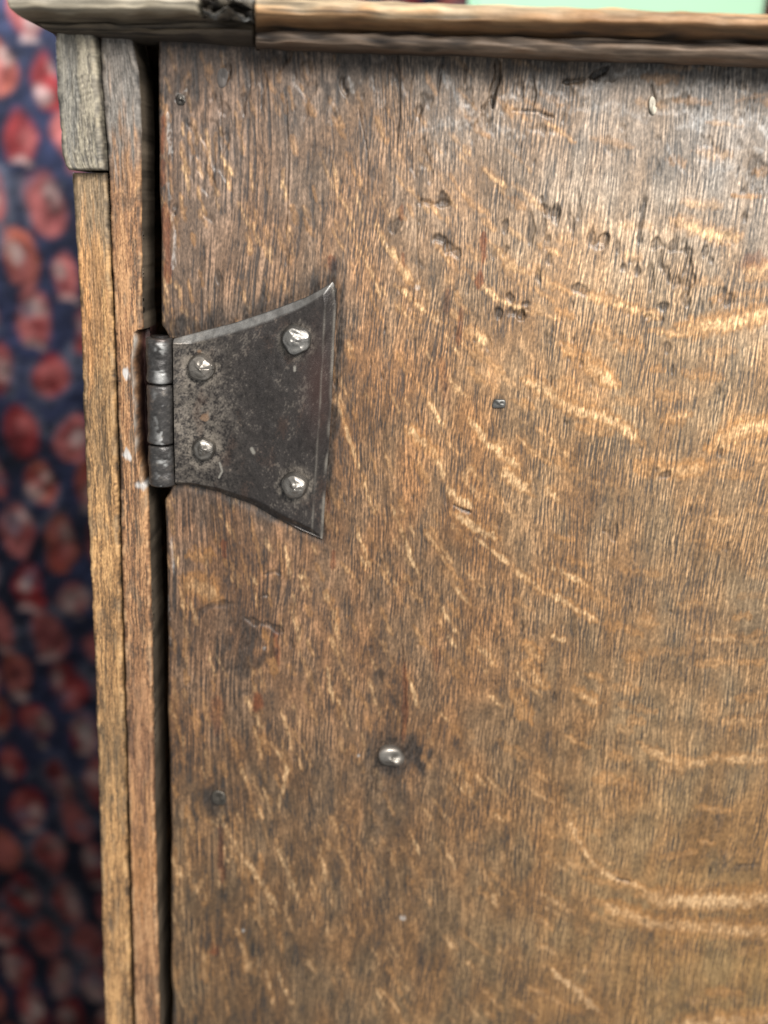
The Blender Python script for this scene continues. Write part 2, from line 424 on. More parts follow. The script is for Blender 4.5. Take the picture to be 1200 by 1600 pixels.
for pts, wd, v, dp in [([(622, 84), (624, 150), (621, 235)], 5, .8, .0005), ([(776, 92), (778, 120), (768, 145), (770, 168)], 13, .95, .0016), ([(768, 150), (752, 172)], 5, .8, .0008),
                       ([(800, 172), (840, 174), (858, 182), (868, 182)], 5, .8, .0008), ([(880, 128), (905, 126), (932, 116), (952, 104)], 9, .95, .0012), ([(690, 96), (686, 130), (684, 145)], 7, .7, .0005), ([(728, 95), (726, 130)], 6, .7, .0005),
                       ([(832, 118), (836, 150), (832, 172)], 5, .7, .0006), ([(1018, 132), (1022, 158)], 6, .8, .0006), ([(448, 160), (450, 260), (449, 330), (446, 370)], 3, .7, .0004), ([(344, 150), (346, 200), (347, 232)], 4, .6, .0003),
                       ([(306, 965), (325, 948), (352, 943), (372, 945)], 11, .6, .0003), ([(383, 966), (395, 972), (415, 975), (442, 987)], 11, .65, .0004), ([(398, 944), (406, 932), (420, 930)], 6, .6, .0005), ([(412, 898), (430, 892), (440, 898)], 5, .5, .0003),
                       ([(628, 1010), (632, 1090), (626, 1150)], 7, .75, .0003), ([(345, 1260), (344, 1330), (347, 1400)], 6, .6, .0003), ([(707, 788), (722, 796), (736, 801)], 5, .85, .0006), ([(962, 1373), (985, 1378)], 5, .9, .0006),
                       ([(652, 300), (650, 370), (655, 440)], 4, .4, .0002), ([(560, 170), (575, 240), (572, 330)], 3, .4, .0002), ([(1150, 1354), (1185, 1350)], 5, .6, .0003)]:
    scar(grime_dark, pts, wd, v, dp)
for x, y, rx, ry, v in [(640, 130, 10, 26, .5), (700, 150, 40, 12, .4), (790, 140, 16, 24, .5), (905, 128, 40, 10, .5), (975, 118, 30, 8, .45), (1100, 130, 50, 14, .4), (1190, 140, 24, 20, .5), (1188, 262, 20, 46, .75), (745, 200, 30, 12, .35),
                        (1060, 170, 26, 10, .3), (860, 205, 34, 10, .3), (400, 115, 30, 26, .45), (470, 125, 12, 40, .4), (590, 115, 16, 24, .5), (330, 230, 20, 60, .25), (660, 235, 10, 30, .3), (1130, 225, 30, 10, .3)]:
    blob(grime_dark, x, y, rx, ry, v, depth=.0003, rag=.7)
for k in range(90):                          # worm and wear pits, thickest at the upper right
    x = 640 + 560 * rng.random(); y = 130 + 420 * rng.random() ** 1.3
    blob(grime_dark, x, y, 2 + 3 * rng.random(), 3 + 10 * rng.random(), .25 + .35 * rng.random(), depth=.00015, rag=.55)
for k in range(160):
    x = 270 + 900 * rng.random(); y = 300 + 1290 * rng.random()
    blob(grime_dark, x, y, 1.5 + 2.5 * rng.random(), 3 + 9 * rng.random(), .3 + .4 * rng.random(), depth=.00025, rag=.3)
for pts, wd, v in [([(756, 364), (755, 400), (750, 430), (747, 450)], 11, .95), ([(752, 392), (757, 362)], 7, .8), ([(628, 320), (627, 345)], 9, .6), ([(629, 395), (631, 418)], 7, .7), ([(632, 1035), (634, 1100), (630, 1160)], 9, .7), ([(344, 1290), (347, 1380)], 9, .6),
                   ([(256, 180), (254, 240)], 9, .8), ([(254, 250), (254, 290)], 9, .7), ([(258, 320), (262, 400), (262, 440)], 14, .8), ([(521, 860), (519, 890)], 9, .7), ([(348, 845), (352, 872)], 9, .7), ([(516, 400), (520, 425)], 12, .8), ([(430, 985), (436, 1040)], 8, .7),
                   ([(721, 480), (716, 540)], 8, .6), ([(680, 1010), (684, 1050)], 10, .35), ([(508, 760), (514, 800)], 8, .5), ([(700, 450), (698, 490)], 9, .4), ([(340, 1090), (338, 1150)], 16, .4), ([(690, 560), (700, 640)], 16, .3)]:
    scar(rust, pts, wd, v, 0, 0.4)
blob(rust, 404, 1095, 8, 13, .95); blob(rust, 333, 1486, 8, 9, .9); blob(rust, 1180, 408, 22, 12, .5)
# whitish bloom of old wax, chalky wear on the edge, light sheen painted in at upper right
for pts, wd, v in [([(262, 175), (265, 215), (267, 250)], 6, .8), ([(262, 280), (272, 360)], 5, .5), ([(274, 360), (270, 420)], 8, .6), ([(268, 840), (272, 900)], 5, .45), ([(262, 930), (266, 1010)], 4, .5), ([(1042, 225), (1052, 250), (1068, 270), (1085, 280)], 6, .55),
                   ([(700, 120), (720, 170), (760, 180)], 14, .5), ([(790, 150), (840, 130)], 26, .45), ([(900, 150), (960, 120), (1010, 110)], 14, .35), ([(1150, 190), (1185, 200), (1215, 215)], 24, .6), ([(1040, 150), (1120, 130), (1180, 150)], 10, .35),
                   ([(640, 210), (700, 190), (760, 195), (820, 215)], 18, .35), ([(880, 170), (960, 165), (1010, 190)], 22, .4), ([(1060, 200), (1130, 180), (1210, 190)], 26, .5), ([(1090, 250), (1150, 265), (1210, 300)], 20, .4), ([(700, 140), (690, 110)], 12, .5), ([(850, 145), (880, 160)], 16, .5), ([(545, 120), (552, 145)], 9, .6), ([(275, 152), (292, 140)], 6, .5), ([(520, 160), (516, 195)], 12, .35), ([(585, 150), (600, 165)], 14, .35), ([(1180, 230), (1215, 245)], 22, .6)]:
    scar(bloom_sheen, pts, wd, v, 0, 0.9)
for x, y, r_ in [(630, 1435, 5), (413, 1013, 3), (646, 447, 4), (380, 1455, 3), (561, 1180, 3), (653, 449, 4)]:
    blob(bloom_sheen, x, y, r_, r_, 1.0, rag=.2)

GREY = np.array([0.89, 1.0, 1.10]); WARM = np.array([1.00, 1.0, 0.99])
lum = mean @ np.array([.2126, .7152, .0722])
hue = np.clip(0.5 + 0.30 * blotch + 0.20 * patch, 0, 1)[..., None]            # reddish here, greyer there
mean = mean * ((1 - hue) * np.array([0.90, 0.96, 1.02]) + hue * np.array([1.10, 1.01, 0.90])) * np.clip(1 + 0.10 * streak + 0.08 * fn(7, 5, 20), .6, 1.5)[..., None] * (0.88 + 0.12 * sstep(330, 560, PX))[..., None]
dark = (0.30 * mean + 0.70 * lum[..., None] * GREY) * 0.34
tan = mean * WARM * 1.16
tan_hi = mean * WARM * 2.5
pig = tan + (tan_hi - tan) * (light ** 1.2)[..., None]
pig = pig + (dark - pig) * (pore * 0.74)[..., None]
grime_dark *= np.clip(0.80 + 0.20 * gn2, 0.4, 1.1)
grime_dark = np.maximum(grime_dark, 0.95 * (1 - sstep(22, 46, np.hypot(PX - 612, (PY - 1182) * 1.05) + 3 * gn + 3 * speck)))
o_ = (orange * (1 - 0.55 * pore))[..., None]; b_ = (bright * (1 - 0.60 * sstep(0.3, 1.4, grain)) * np.clip(0.9 + 0.18 * speck, 0.4, 1.3))[..., None]
lumn = (0.35 + 0.65 * lum / 0.13)[..., None]
pig = pig + (s2l(176, 124, 70) * lumn * (0.85 + 0.3 * light[..., None]) - pig) * o_ * 0.68
fl_n = np.clip(0.95 + 0.32 * fn(1.1, 1.6, 21), 0.25, 1.25)[..., None]
pig = pig + (s2l(224, 184, 136) * lumn * (0.82 + 0.45 * light[..., None]) - pig) * np.clip(b_ * fl_n, 0, 1) * 0.92
pig = pig + (s2l(112, 58, 30) * (0.7 + 0.3 * lumn) * (1 - 0.35 * pore[..., None]) - pig) * (rust * 0.8)[..., None]
pig = pig + (s2l(50, 45, 41) * np.clip(1 + 0.25 * speck + 0.2 * gn, .3, 2)[..., None] - pig) * (np.clip(grime_dark, 0, 1) * 0.88)[..., None]
pig = pig + (s2l(196, 194, 190) - pig) * (bloom_sheen * np.clip(0.6 + 0.35 * gn + 0.2 * speck, 0, 1) * 0.60)[..., None]
pig *= np.clip(1.06 + 0.15 * speck, 0.5, 1.7)[..., None]

# the door's outline: rounded worn edge on the left, the corners cut away beside the hinge barrel
edge = interp([(60, 247), (300, 249), (510, 253), (760, 258), (1000, 262), (1300, 266), (1620, 269)], PY)
edge = edge + 0.9 * fn(5, 60, 15)
cut = np.maximum(0, 24 - np.hypot(PX - 250, PY - 536) * 0.9); cut2 = np.maximum(0, 26 - np.hypot(PX - 254, PY - 752) * 0.9)
inside = PX - edge - cut - cut2
inside = np.where((PY > 530) & (PY < 756), np.minimum(inside, PX - 274), inside)
rnd = np.clip(inside / 7.0, 0, 1)
relief -= 0.0012 * (1 - np.sqrt(np.clip(1 - (1 - rnd) ** 2, 0, 1)))
wall = inside < 0
relief = np.where(wall, -0.016 - 0 * relief, relief)
pig = np.where(wall[..., None], s2l(40, 36, 33), pig)
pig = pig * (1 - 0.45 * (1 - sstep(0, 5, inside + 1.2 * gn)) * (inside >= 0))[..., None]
P = np.stack([X, Y, H + relief], -1)
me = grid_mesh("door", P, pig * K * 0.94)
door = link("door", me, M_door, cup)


# ------------------------------------------------------------------ bars of the frame
def bar(name, L, R, z, depth, y0, y1, colour, step=0.5, rad=0.0012, seed=0, rag=0.25, shape=None, mat=None):
    """a worn length of oak running up the picture: L and R are its front edges as (py, px) at height z"""
    pys = np.arange(y0, y1, 1.7 * step * 1.5)
    lx = interp(L, pys); rx = interp(R, pys)
    wide = float(np.mean(rx - lx)); nf = max(6, int(wide / (1.7 * step)))
    n = len(pys)
    en = fnoise((n, 2), 6, .01, seed + 1) * rag * 2 + fnoise((n, 2), 1.5, .01, seed + 2) * rag
    lx = lx + .6 * en[:, 0]; rx = rx + .6 * en[:, 1]
    ra = rad / 0.0002 / wide
    ang = np.linspace(0, math.pi / 2, 5)
    fr = np.concatenate([[0] * 8, ra * (1 - np.cos(ang)), np.linspace(ra, 1 - ra, nf)[1:-1], 1 - ra * (1 - np.cos(ang[::-1])), [1] * 8])
    zz = np.concatenate([-np.linspace(depth, rad * 1.05, 8), -rad * (1 - np.sin(ang)), np.zeros(nf - 2), -rad * (1 - np.sin(ang[::-1])), -np.linspace(rad * 1.05, depth, 8)])
    px = lx[:, None] + (rx - lx)[:, None] * fr[None]
    py = np.repeat(pys[:, None], px.shape[1], 1)
    G = at(px, py, z)
    dz = np.repeat(zz[None], n, 0)
    front = (np.arange(len(fr)) >= 8) & (np.arange(len(fr)) < len(fr) - 8)
    col, hgt = colour(px, py, fr[None].repeat(n, 0), dz, seed)
    dz = dz + hgt * front[None] + 0.0
    if shape is not None: dz, col = shape(px, py, dz, col, fr[None].repeat(n, 0))
    # round the two ends over
    for k, dd in ((0, 1.0), (1, .35), (2, .1)):
        dz[k] = np.minimum(dz[k], -0.0011 * dd); dz[n - 1 - k] = np.minimum(dz[n - 1 - k], -0.0011 * dd)
    G[..., 2] += dz
    end0 = G[:1].copy(); end0[..., 2] = np.minimum(end0[..., 2], H + z - depth)
    end1 = G[-1:].copy(); end1[..., 2] = np.minimum(end1[..., 2], H + z - depth)
    G = np.concatenate([end0, G, end1]); col = np.concatenate([col[:1] * .6, col, col[-1:] * .6])
    return link(name, grid_mesh(name, G, col * K, flip=True), mat or M_oak, cup)


def wood(base, hi, dk, tops=(), grain_px=(16, 1.0), amp=1.0, stain=()):
    """colours of an old oak edge: streaks along the length, dark stains and scraped light patches"""
    def f(px, py, fr, dz, seed):
        sh = px.shape
        a = fnoise(sh, grain_px[0], grain_px[1], seed + 11); b = fnoise(sh, 4, 0.7, seed + 12); c = fnoise(sh, 40, 7, seed + 13); e = fnoise(sh, 10, 2.2, seed + 14); sp = fnoise(sh, .8, .7, seed + 15)
        g = 0.50 * a + 0.50 * b + 0.55 * c + 0.45 * e + 0.3 * sp
        lt = sstep(-0.1, 1.5, g) * amp; dkm = sstep(0.1, 1.4, -g + 0.25 * e) * amp
        col = np.ones(sh + (3,)) * s2l(*base)
        col += (s2l(*hi) - col) * (lt * 0.75)[..., None]
        col += (s2l(*dk) - col) * (dkm * 0.8)[..., None]
        scr = sstep(.8, 1.2, fnoise(sh, 10, 2.6, seed + 16) + .35 * b); gry = sstep(.7, 1.5, fnoise(sh, 7, 3.2, seed + 17) + .3 * e)
        col += (s2l(*hi) * 1.12 - col) * (scr * .45)[..., None]
        col += (s2l(96, 88, 76) - col) * (gry * .38)[..., None]
        for (y0, y1, x0, x1, rgb, v) in stain:
            m = sstep(y0 - 70, y0 + 70, py + 18 * c + 26 * e + 10 * b) * (1 - sstep(y1 - 70, y1 + 70, py + 18 * c + 26 * e + 10 * b)) * sstep(x0 - 4, x0 + 3, px + 4 * e) * (1 - sstep(x1 - 3, x1 + 4, px + 4 * e))
            col += (s2l(*rgb) * np.clip(1 + .2 * b, .5, 1.6)[..., None] - col) * (m * v)[..., None]
        col *= np.clip(1 + .12 * sp, .5, 1.5)[..., None]
        ed = np.minimum(fr, 1 - fr)
        col *= (1 - .55 * (1 - sstep(0, .07, ed + .02 * b)))[..., None]                 # grime along the arrises
        wr = np.exp(-((ed - .10) / .025) ** 2) * sstep(.2, 1.2, b + .6 * e)
        col += (s2l(196, 176, 144) - col) * (wr * .35)[..., None]                       # and lighter spots beside it
        h = 0.00004 * a + 0.00003 * b - 0.00008 * dkm + 0.00010 * c
        return col, h
    return f


# inner strip of the frame, with the notch cut for the hinge
ST_L = [(40, 154), (150, 160), (270, 169), (600, 182), (1000, 193), (1300, 202), (1620, 211), (2000, 222)]
ST_R = [(40, 200), (60, 206), (110, 217), (200, 220), (490, 222), (520, 224), (760, 232), (1000, 238), (1300, 243), (1620, 250), (2000, 261)]
base_stile = wood((148, 108, 76), (192, 148, 106), (80, 66, 55), stain=[(150, 290, 150, 230, (134, 106, 84), .7), (-80, 215, 150, 230, (126, 122, 116), .9),
                                                                   (1080, 1260, 195, 245, (128, 92, 70), .5), (1300, 1420, 205, 245, (172, 122, 76), .5)])


def notch(px, py, dz, col, fr):
    sh = px.shape
    e = fnoise(sh, 5, 3, 77)
    left = interp([(505, 228), (520, 209), (560, 205), (640, 208), (700, 211), (755, 222), (765, 240)], py) + 1.0 * e
    m = (py > 516) & (py < 760)
    k = sstep(0, 9, px - left) * m
    tgt = -0.0085
    dz = np.where(k > 0, np.minimum(dz, dz * (1 - k) + tgt * k + 0.0004 * e * k), dz)
    inner = sstep(2, 7, px - left)[..., None] * m[..., None]
    lip = ((1 - sstep(0, 4, np.abs(px - left - 1))) * m)[..., None]
    col = col + (s2l(150, 142, 132) * (1 + .3 * e[..., None]) - col) * np.clip(lip * (0.45 + 0.35 * e[..., None]), 0, 1)
    redbrown = s2l(62, 38, 34) * np.clip(1 + .3 * e, .4, 1.7)[..., None]
    col = col + (redbrown - col) * inner
    for x, y, rx, ry in ((196, 584, 9, 9), (193, 712, 11, 9), (221, 758, 11, 7), (204, 715, 4, 8)):
        q = np.hypot((px - x) / rx, (py - y) / ry) + .35 * e
        col = col + (s2l(205, 202, 198) - col) * ((1 - sstep(.3, 1.1, q)) * .85)[..., None]
    # side of the strip that looks into the gap: darker brown-grey
    sd = (fr >= 0.995)[..., None]
    col = np.where(sd & (inner < .5), s2l(90, 79, 66) * np.clip(1 + .25 * e, .5, 1.6)[..., None], col)
    return dz, col


bar("front_stile", ST_L, ST_R, 0.0005, 0.017, 47, 1790, base_stile, seed=20, shape=notch)

# front edge of the side board, outside the strip
SB_L = [(262, 111), (300, 113), (420, 121), (520, 126), (600, 128), (760, 134), (940, 143), (1000, 146), (1300, 155), (1620, 164), (2000, 175)]
SB_R = [(262, 166), (400, 173), (600, 180.5), (1000, 191), (1200, 197), (1300, 198.5), (1450, 202), (1620, 207), (2000, 220)]
base_side = wood((158, 120, 80), (206, 162, 110), (88, 72, 56), stain=[(200, 400, 100, 180, (128, 112, 90), .8), (395, 560, 118, 160, (204, 148, 96), .5), (430, 520, 140, 160, (92, 76, 56), .6), (560, 720, 120, 185, (112, 92, 68), .55),
                                                                  (1110, 1170, 140, 200, (110, 92, 68), .7), (1190, 1260, 140, 200, (112, 94, 70), .6)])
def behind_block(px, py, dz, col, fr):
    k = py < 270
    return np.where(k, np.minimum(dz, -0.0245), dz), np.where(k[..., None], col * .5, col)


bar("side_board", SB_L, SB_R, 0.0, H - 0.0115, 52, 1790, base_side, seed=40, rag=0.35, shape=behind_block)

# patch block let in at the top
BL_L = [(38, 84), (60, 84), (150, 89), (240, 95), (258, 99), (268, 108)]
BL_R = [(38, 145), (60, 150), (150, 155), (268, 162)]


def block_col(px, py, fr, dz, seed):
    f = wood((132, 124, 110), (174, 164, 142), (82, 80, 75), grain_px=(7, 2.5), amp=.9, stain=[(35, 270, 84, 120, (116, 114, 108), .6)])
    col, h = f(px, py, fr, dz, seed)
    rip = np.sin((py + 4 * np.sin(px / 7) + 3 * np.sin(py / 23)) * 2 * math.pi / 11) * (.5 + .5 * np.sin(py / 17)) * sstep(85, 120, py) * (1 - sstep(235, 262, py)) * sstep(112, 122, px) * (1 - sstep(138, 150, px))
    h = h + 0.00010 * rip
    return col, h


bar("patch_block", BL_L, BL_R, 0.0035, 0.028, 41, 266, block_col, seed=60, rad=0.0018, rag=0.4)


# ------------------------------------------------------------------ moulded top
def mould(name, xa, xb, prof_a, prof_b, colour, xstart=None, step=0.0006, seed=0, rag=1.0, extra=None):
    """a moulding running across: two profiles as (py, z in mm, tone index), joined and worn"""
    pa = np.array(prof_a, float); pb = np.array(prof_b, float)
    def dense(p):
        t = np.linspace(0, len(p) - 1, (len(p) - 1) * 8 + 1)
        k = np.arange(len(p))
        # smooth the corners a little
        out = np.stack([np.interp(t, k, p[:, c]) for c in range(3)], 1)
        for _ in range(4): out[1:-1] = .25 * out[:-2] + .5 * out[1:-1] + .25 * out[2:]
        return out
    pa = dense(pa); pb = dense(pb); m = len(pa)
    A = at(np.full(m, xa), pa[:, 0], pa[:, 1] / 1000); B = at(np.full(m, xb), pb[:, 0], pb[:, 1] / 1000)
    A[:, 2] = H + pa[:, 1] / 1000; B[:, 2] = H + pb[:, 1] / 1000
    n = max(8, int(np.linalg.norm(B[0] - A[0]) / step))
    t = np.linspace(0, 1, n)[:, None, None]
    G = A[None] * (1 - t) + B[None] * t
    if xstart is not None:                                     # the moulding turns the corner: each member starts at its own place
        x0 = np.interp(np.linspace(0, 1, m), np.linspace(0, 1, len(xstart)), xstart)
        S = at(x0, pa[:, 0], pa[:, 1] / 1000)
        k = np.clip(1 - np.arange(n) / (n * 0.5), 0, 1)[:, None]
        G[..., 0] += (S[:, 0] - A[:, 0])[None] * k
    tone = np.repeat(((pa[:, 2] + pb[:, 2]) / 2)[None], n, 0)
    a = fnoise((n, m), 1.2, 14, seed + 1).T if False else fnoise((n, m), 18, 1.4, seed + 1)
    b = fnoise((n, m), 4, 3, seed + 2); c = fnoise((n, m), 60, 6, seed + 3)
    d = (0.00012 * a + 0.00022 * b + 0.00030 * c) * rag
    G[..., 1] += d * 0.5; G[..., 2] += d
    if extra is not None: G = extra(G, t[:, 0, 0], b)
    col = colour(tone, a, b, c, t[:, 0, 0])
    first = G[:1].copy(); last = G[-1:].copy()
    first[..., 2] = H - 0.02; last[..., 2] = H - 0.02
    G = np.concatenate([first, G, last]); col = np.concatenate([col[:1] * .5, col, col[-1:] * .5])
    return G, col


def tones(table):
    tb = np.array([s2l(*c) for c in table])
    def f(tone, a, b, c, t):
        i = np.clip(tone + 0.30 * c + 0.22 * b + 0.14 * a, 0, len(tb) - 1.001); k = i.astype(int); fr = (i - k)[..., None]
        col = tb[k] * (1 - fr) + tb[k + 1] * fr
        col = col * np.clip(1 + 0.20 * a + 0.12 * b, .35, 1.9)[..., None]
        sp = fnoise(a.shape, 26, .55, int(1000 * abs(a[3, 3])) % 997); st_ = fnoise(a.shape, 8, .7, 7 + int(1000 * abs(b[3, 3])) % 997)
        col = col * (1 - .65 * sstep(1.5, 2.1, sp + .3 * st_))[..., None] * np.clip(1 + .16 * st_, .5, 1.6)[..., None]     # fine splits along the grain
        return col
    return f


grey_oak = tones([(196, 186, 166), (180, 168, 146), (122, 108, 88), (66, 57, 47), (104, 90, 72), (80, 68, 55), (46, 39, 33)])  # lit pale nose, shaded hollow and underside painted into the tones
gold_oak = tones([(192, 170, 138), (166, 130, 92), (130, 95, 62), (48, 39, 33), (124, 106, 90), (98, 76, 58), (58, 47, 39)])

# left length, grey and rounded by wear; its nose is broken away before the joint
pa = [(-40, -12, 0), (-30, 6, 0), (-18, 14, 0), (-4, 16, 0), (12, 15, 1), (20, 12.5, 2), (27, 8, 3), (31, 6.2, 3), (36, 6, 4), (44, 5, 4), (52, 3, 5), (55, -2, 6), (56, -14, 6)]
pb = [(-26, -12, 0), (-20, 6, 0), (-10, 14, 0), (4, 16, 0), (18, 15, 1), (27, 12.5, 2), (33, 8, 3), (37, 6.6, 3), (44, 7, 4), (58, 6, 4), (70, 3.5, 5), (74, -2, 6), (75, -14, 6)]


def broken(G, t, b):
    k = sstep(.764, .772, t) * (1 - 0)
    z = G[..., 2]; lim = H + 0.0085 + 0.0006 * b
    G[..., 2] = np.where(k[:, None] > 0, z * (1 - k[:, None]) + np.minimum(z, lim) * k[:, None], z)
    return G


G, col = mould("m", 20, 397, pa, pb, grey_oak, xstart=[14, 12, 10, 9, 14, 24, 40, 50, 62, 72, 84, 88, 90], seed=80, rag=1.2, extra=broken)
lid = link("top_board", grid_mesh("top_board", G, col * K, flip=False), M_lid, cup)

# the crumbled scrap of nose left between the two lengths
pf = [(-30, 0, 0), (-14, 13, 0), (-2, 15, 1), (8, 14.4, 3), (13, 13.0, 5), (19, 14.6, 1), (25, 12.5, 2), (30, 8, 4), (33, 4, 5)]
rag_oak = tones([(186, 186, 184), (150, 148, 142), (96, 88, 76), (30, 27, 25), (70, 62, 52), (34, 30, 27)])


def crumble(G, t, b):
    q = fnoise(b.shape, 3, 2.2, 91)
    G[..., 2] += 0.0011 * q - 0.0016 * (np.abs(q) < .22)
    G[..., 1] += 0.0004 * b
    return G


G, col = mould("m", 317, 393, pf, [(p[0] + 2, p[1], p[2]) for p in pf], rag_oak, seed=90, rag=1.0, extra=crumble, step=0.0003)
frag = link("moulding_fragment", grid_mesh("moulding_fragment", G, col * K, flip=False), M_lid, cup)
frag["label"] = "crumbled grey scrap of broken moulding beside the joint"

# right length, golden and sharper
pa = [(4, -14, 0), (-2, 4, 0), (-6, 12, 0), (-4, 16, .2), (18, 16.5, .9), (30, 14.5, 1.6), (38, 11.5, 2.6), (42, 9.8, 2.9), (45, 9.5, 3.0), (48, 10.4, 3.7), (56, 11.2, 4), (64, 10.2, 4.5), (71, 7.5, 5), (76, 4, 5.4), (78, -3, 6), (79, -14, 6)]
pb = [(40, -14, 0), (34, 4, 0), (29, 12, 0), (31, 16, .2), (50, 16.5, .9), (60, 14.5, 1.6), (66, 11.5, 2.6), (70, 9.8, 2.9), (73.5, 9.5, 3.0), (77, 10.4, 3.7), (87, 11.2, 4), (97, 10.2, 4.5), (105, 7.5, 5), (110, 4, 5.4), (113, -3, 6), (114, -14, 6)]
G, col = mould("m", 399, 1330, pa, pb, gold_oak, seed=100, rag=0.9)
mo = link("moulding", grid_mesh("moulding", G, col * K, flip=False), M_lid, cup)
mo["label"] = "golden worn length of moulding above the door"


# ------------------------------------------------------------------ rest of the carcase, closing the dark inside
def plank(name, lo, hi, mat, parent, rgb, bev=0.0015):
    import bmesh
    bm = bmesh.new(); bmesh.ops.create_cube(bm, size=1)
    for v in bm.verts: v.co = Vector([lo[i] + (v.co[i] + .5) * (hi[i] - lo[i]) for i in range(3)])
    bmesh.ops.bevel(bm, geom=list(bm.edges), offset=bev, segments=2, affect='EDGES')
    me = bpy.data.meshes.new(name); bm.to_mesh(me); bm.free()
    a = me.attributes.new('pigment', 'FLOAT_COLOR', 'POINT')
    a.data.foreach_set('color', np.tile(np.append(s2l(*rgb) * K, 1), len(me.vertices)).astype(np.float32))
    return link(name, me, mat, parent)


FL = 0.012                                                     # top of the rug
xL = at(140, 800)[0]; yT = at(600, 60)[1]; yB = min(at(100, 1790)[1], at(270, 1790)[1])
plank("back_board", (xL + 0.0105, yB, FL), (0.235, yT + 0.004, FL + 0.016), M_oak, cup, (80, 62, 48))
plank("right_side_board", (0.215, yB, FL + 0.017), (0.235, yT + 0.003, H), M_oak, cup, (130, 98, 66))
plank("bottom_board", (xL - 0.012, yB - 0.020, FL + 0.017), (0.214, yB - 0.0006, H - 0.001), M_oak, cup, (120, 90, 62))
plank("top_carcase_board", (xL - 0.004, at(150, 49)[1], FL + 0.017), (0.225, at(150, 49)[1] + 0.012, H - 0.0205), M_oak, cup, (110, 84, 60))

# ------------------------------------------------------------------ hinge
def iron(sh, seed, base=(66, 61, 57), dust=(136, 126, 114), rustc=(92, 64, 48), dust_sheen=None, k=1.0):
    a = fnoise(sh, 2.2, 2.2, seed); b = fnoise(sh, 12, 10, seed + 1); c = fnoise(sh, .7, .7, seed + 2)
    col = np.ones(sh + (3,)) * s2l(*base)
    col *= np.clip(1 + .09 * a + .13 * c + .10 * b, .35, 2.2)[..., None]
    dm = np.clip(sstep(0.9, 2.4, 0.5 * a + 0.4 * b + 0.7 * c) * .4 + (0 if dust_sheen is None else dust_sheen * np.clip(.6 + .3 * c + .25 * a, 0, 1)), 0, 1)
    col += (s2l(*dust) - col) * dm[..., None]
    rm = sstep(1.0, 2.4, fnoise(sh, 9, 5, seed + 3) + .4 * c)
    col += (s2l(*rustc) - col) * (rm * .22)[..., None]
    return col


TOP = [(272, 529), (310, 519), (365, 505), (425, 485), (477, 465), (500, 453), (519, 441)]
BOT = [(276, 756), (300, 759), (340, 769), (395, 789), (440, 814), (470, 826), (504, 842)]
n = 230; m = 230
sx_ = np.linspace(0, 1, n)[None, :].repeat(m, 0); tt = np.linspace(0, 1, m)[:, None].repeat(n, 1)
lx = 272 + 4 * tt; rx = interp([(0, 520), (.04, 526), (.3, 521), (.5, 517), (.75, 510), (1, 504)], tt)
px = lx + (rx - lx) * sx_
yt = interp([(272, 529), (310, 519), (365, 505), (425, 485), (477, 465), (500, 453), (519, 441), (526, 437)], px)
yb = interp([(272, 756), (300, 759), (340, 769), (395, 789), (440, 814), (470, 828), (504, 843), (526, 855)], px)
py = yt + (yb - yt) * tt
dT, _, _ = polydist(px, py, TOP); dB, _, _ = polydist(px, py, BOT)
RGT = list(zip(interp([(0, 520), (.04, 526), (.3, 521), (.5, 517), (.75, 510), (1, 504)], np.linspace(0, 1, 12)), np.linspace(441, 843, 12)))
dR, _, _ = polydist(px, py, RGT)
wT = interp([(272, 6), (300, 15), (400, 15), (470, 13), (519, 7)], px)
wB = interp([(276, 4), (340, 8), (420, 12), (504, 9)], px)
zz = 0.0019 * np.minimum(np.minimum(np.clip(dT / wT, 0, 1), np.clip(dB / wB, 0, 1)), np.clip(dR / 17, 0, 1))
zz += 0.00010 * fnoise(px.shape, 14, 14, 200) + 0.00004 * fnoise(px.shape, 4, 4, 201)
zz += 0.0009 * (1 - sstep(0, 26, px - 272))                  # swells into the barrel
G = at(px, py, 0.0012); G[..., 2] = H + 0.0003 + zz
dust_sheen = 0.45 * (1 - sstep(10, 130, px - 272)) + 0.35 * np.exp(-((px - 322) / 40) ** 2 - ((py - 650) / 40) ** 2)  # pale sheen beside the barrel painted in, dust elsewhere
for x, y in ((464, 533), (315, 575), (320, 702), (461, 757)): dust_sheen += 0.6 * np.exp(-((np.hypot(px - x, py - y) - 24) / 7) ** 2)
col = iron(px.shape, 210, base=(56, 51, 48), dust_sheen=dust_sheen)
rb = np.exp(-((px - 498) / 22) ** 2) * np.exp(-((py - 600) / 70) ** 2)
col += (s2l(74, 50, 44) - col) * (rb * .6)[..., None]
bt = (1 - sstep(.75, 1.05, dT / wT)) * sstep(.0, .12, dT / wT)
col += (s2l(150, 148, 144) * np.clip(1 + .15 * fnoise(px.shape, 2, 2, 215), .5, 1.5)[..., None] - col) * (bt * .55)[..., None]   # window light's reflection painted along the top chamfer
wr = np.exp(-((dR - 2) / 2.0) ** 2) * .5 + np.exp(-((dR - 17) / 1.6) ** 2) * .35
col += (s2l(150, 142, 130) - col) * np.clip(wr * (.7 + .4 * fnoise(px.shape, 5, 3, 216)), 0, 1)[..., None]
for (x, y, rx_, ry_) in ((322, 652, 6, 7), (312, 548, 4, 3)):
    q = np.hypot((px - x) / rx_, (py - y) / ry_) + .3 * fnoise(px.shape, 2, 2, 217)
    col += (s2l(160, 126, 98) - col) * ((1 - sstep(.3, 1.1, q)) * .6)[..., None]
for pts, wd in (([(344, 722), (348, 735), (343, 745)], 2.2), ([(394, 700), (397, 706)], 4), ([(461, 573), (461, 578)], 3)):
    d, _, _ = polydist(px, py, pts)
    col += (s2l(176, 170, 158) - col) * ((1 - sstep(.3, 1, d / wd)) * .6)[..., None]
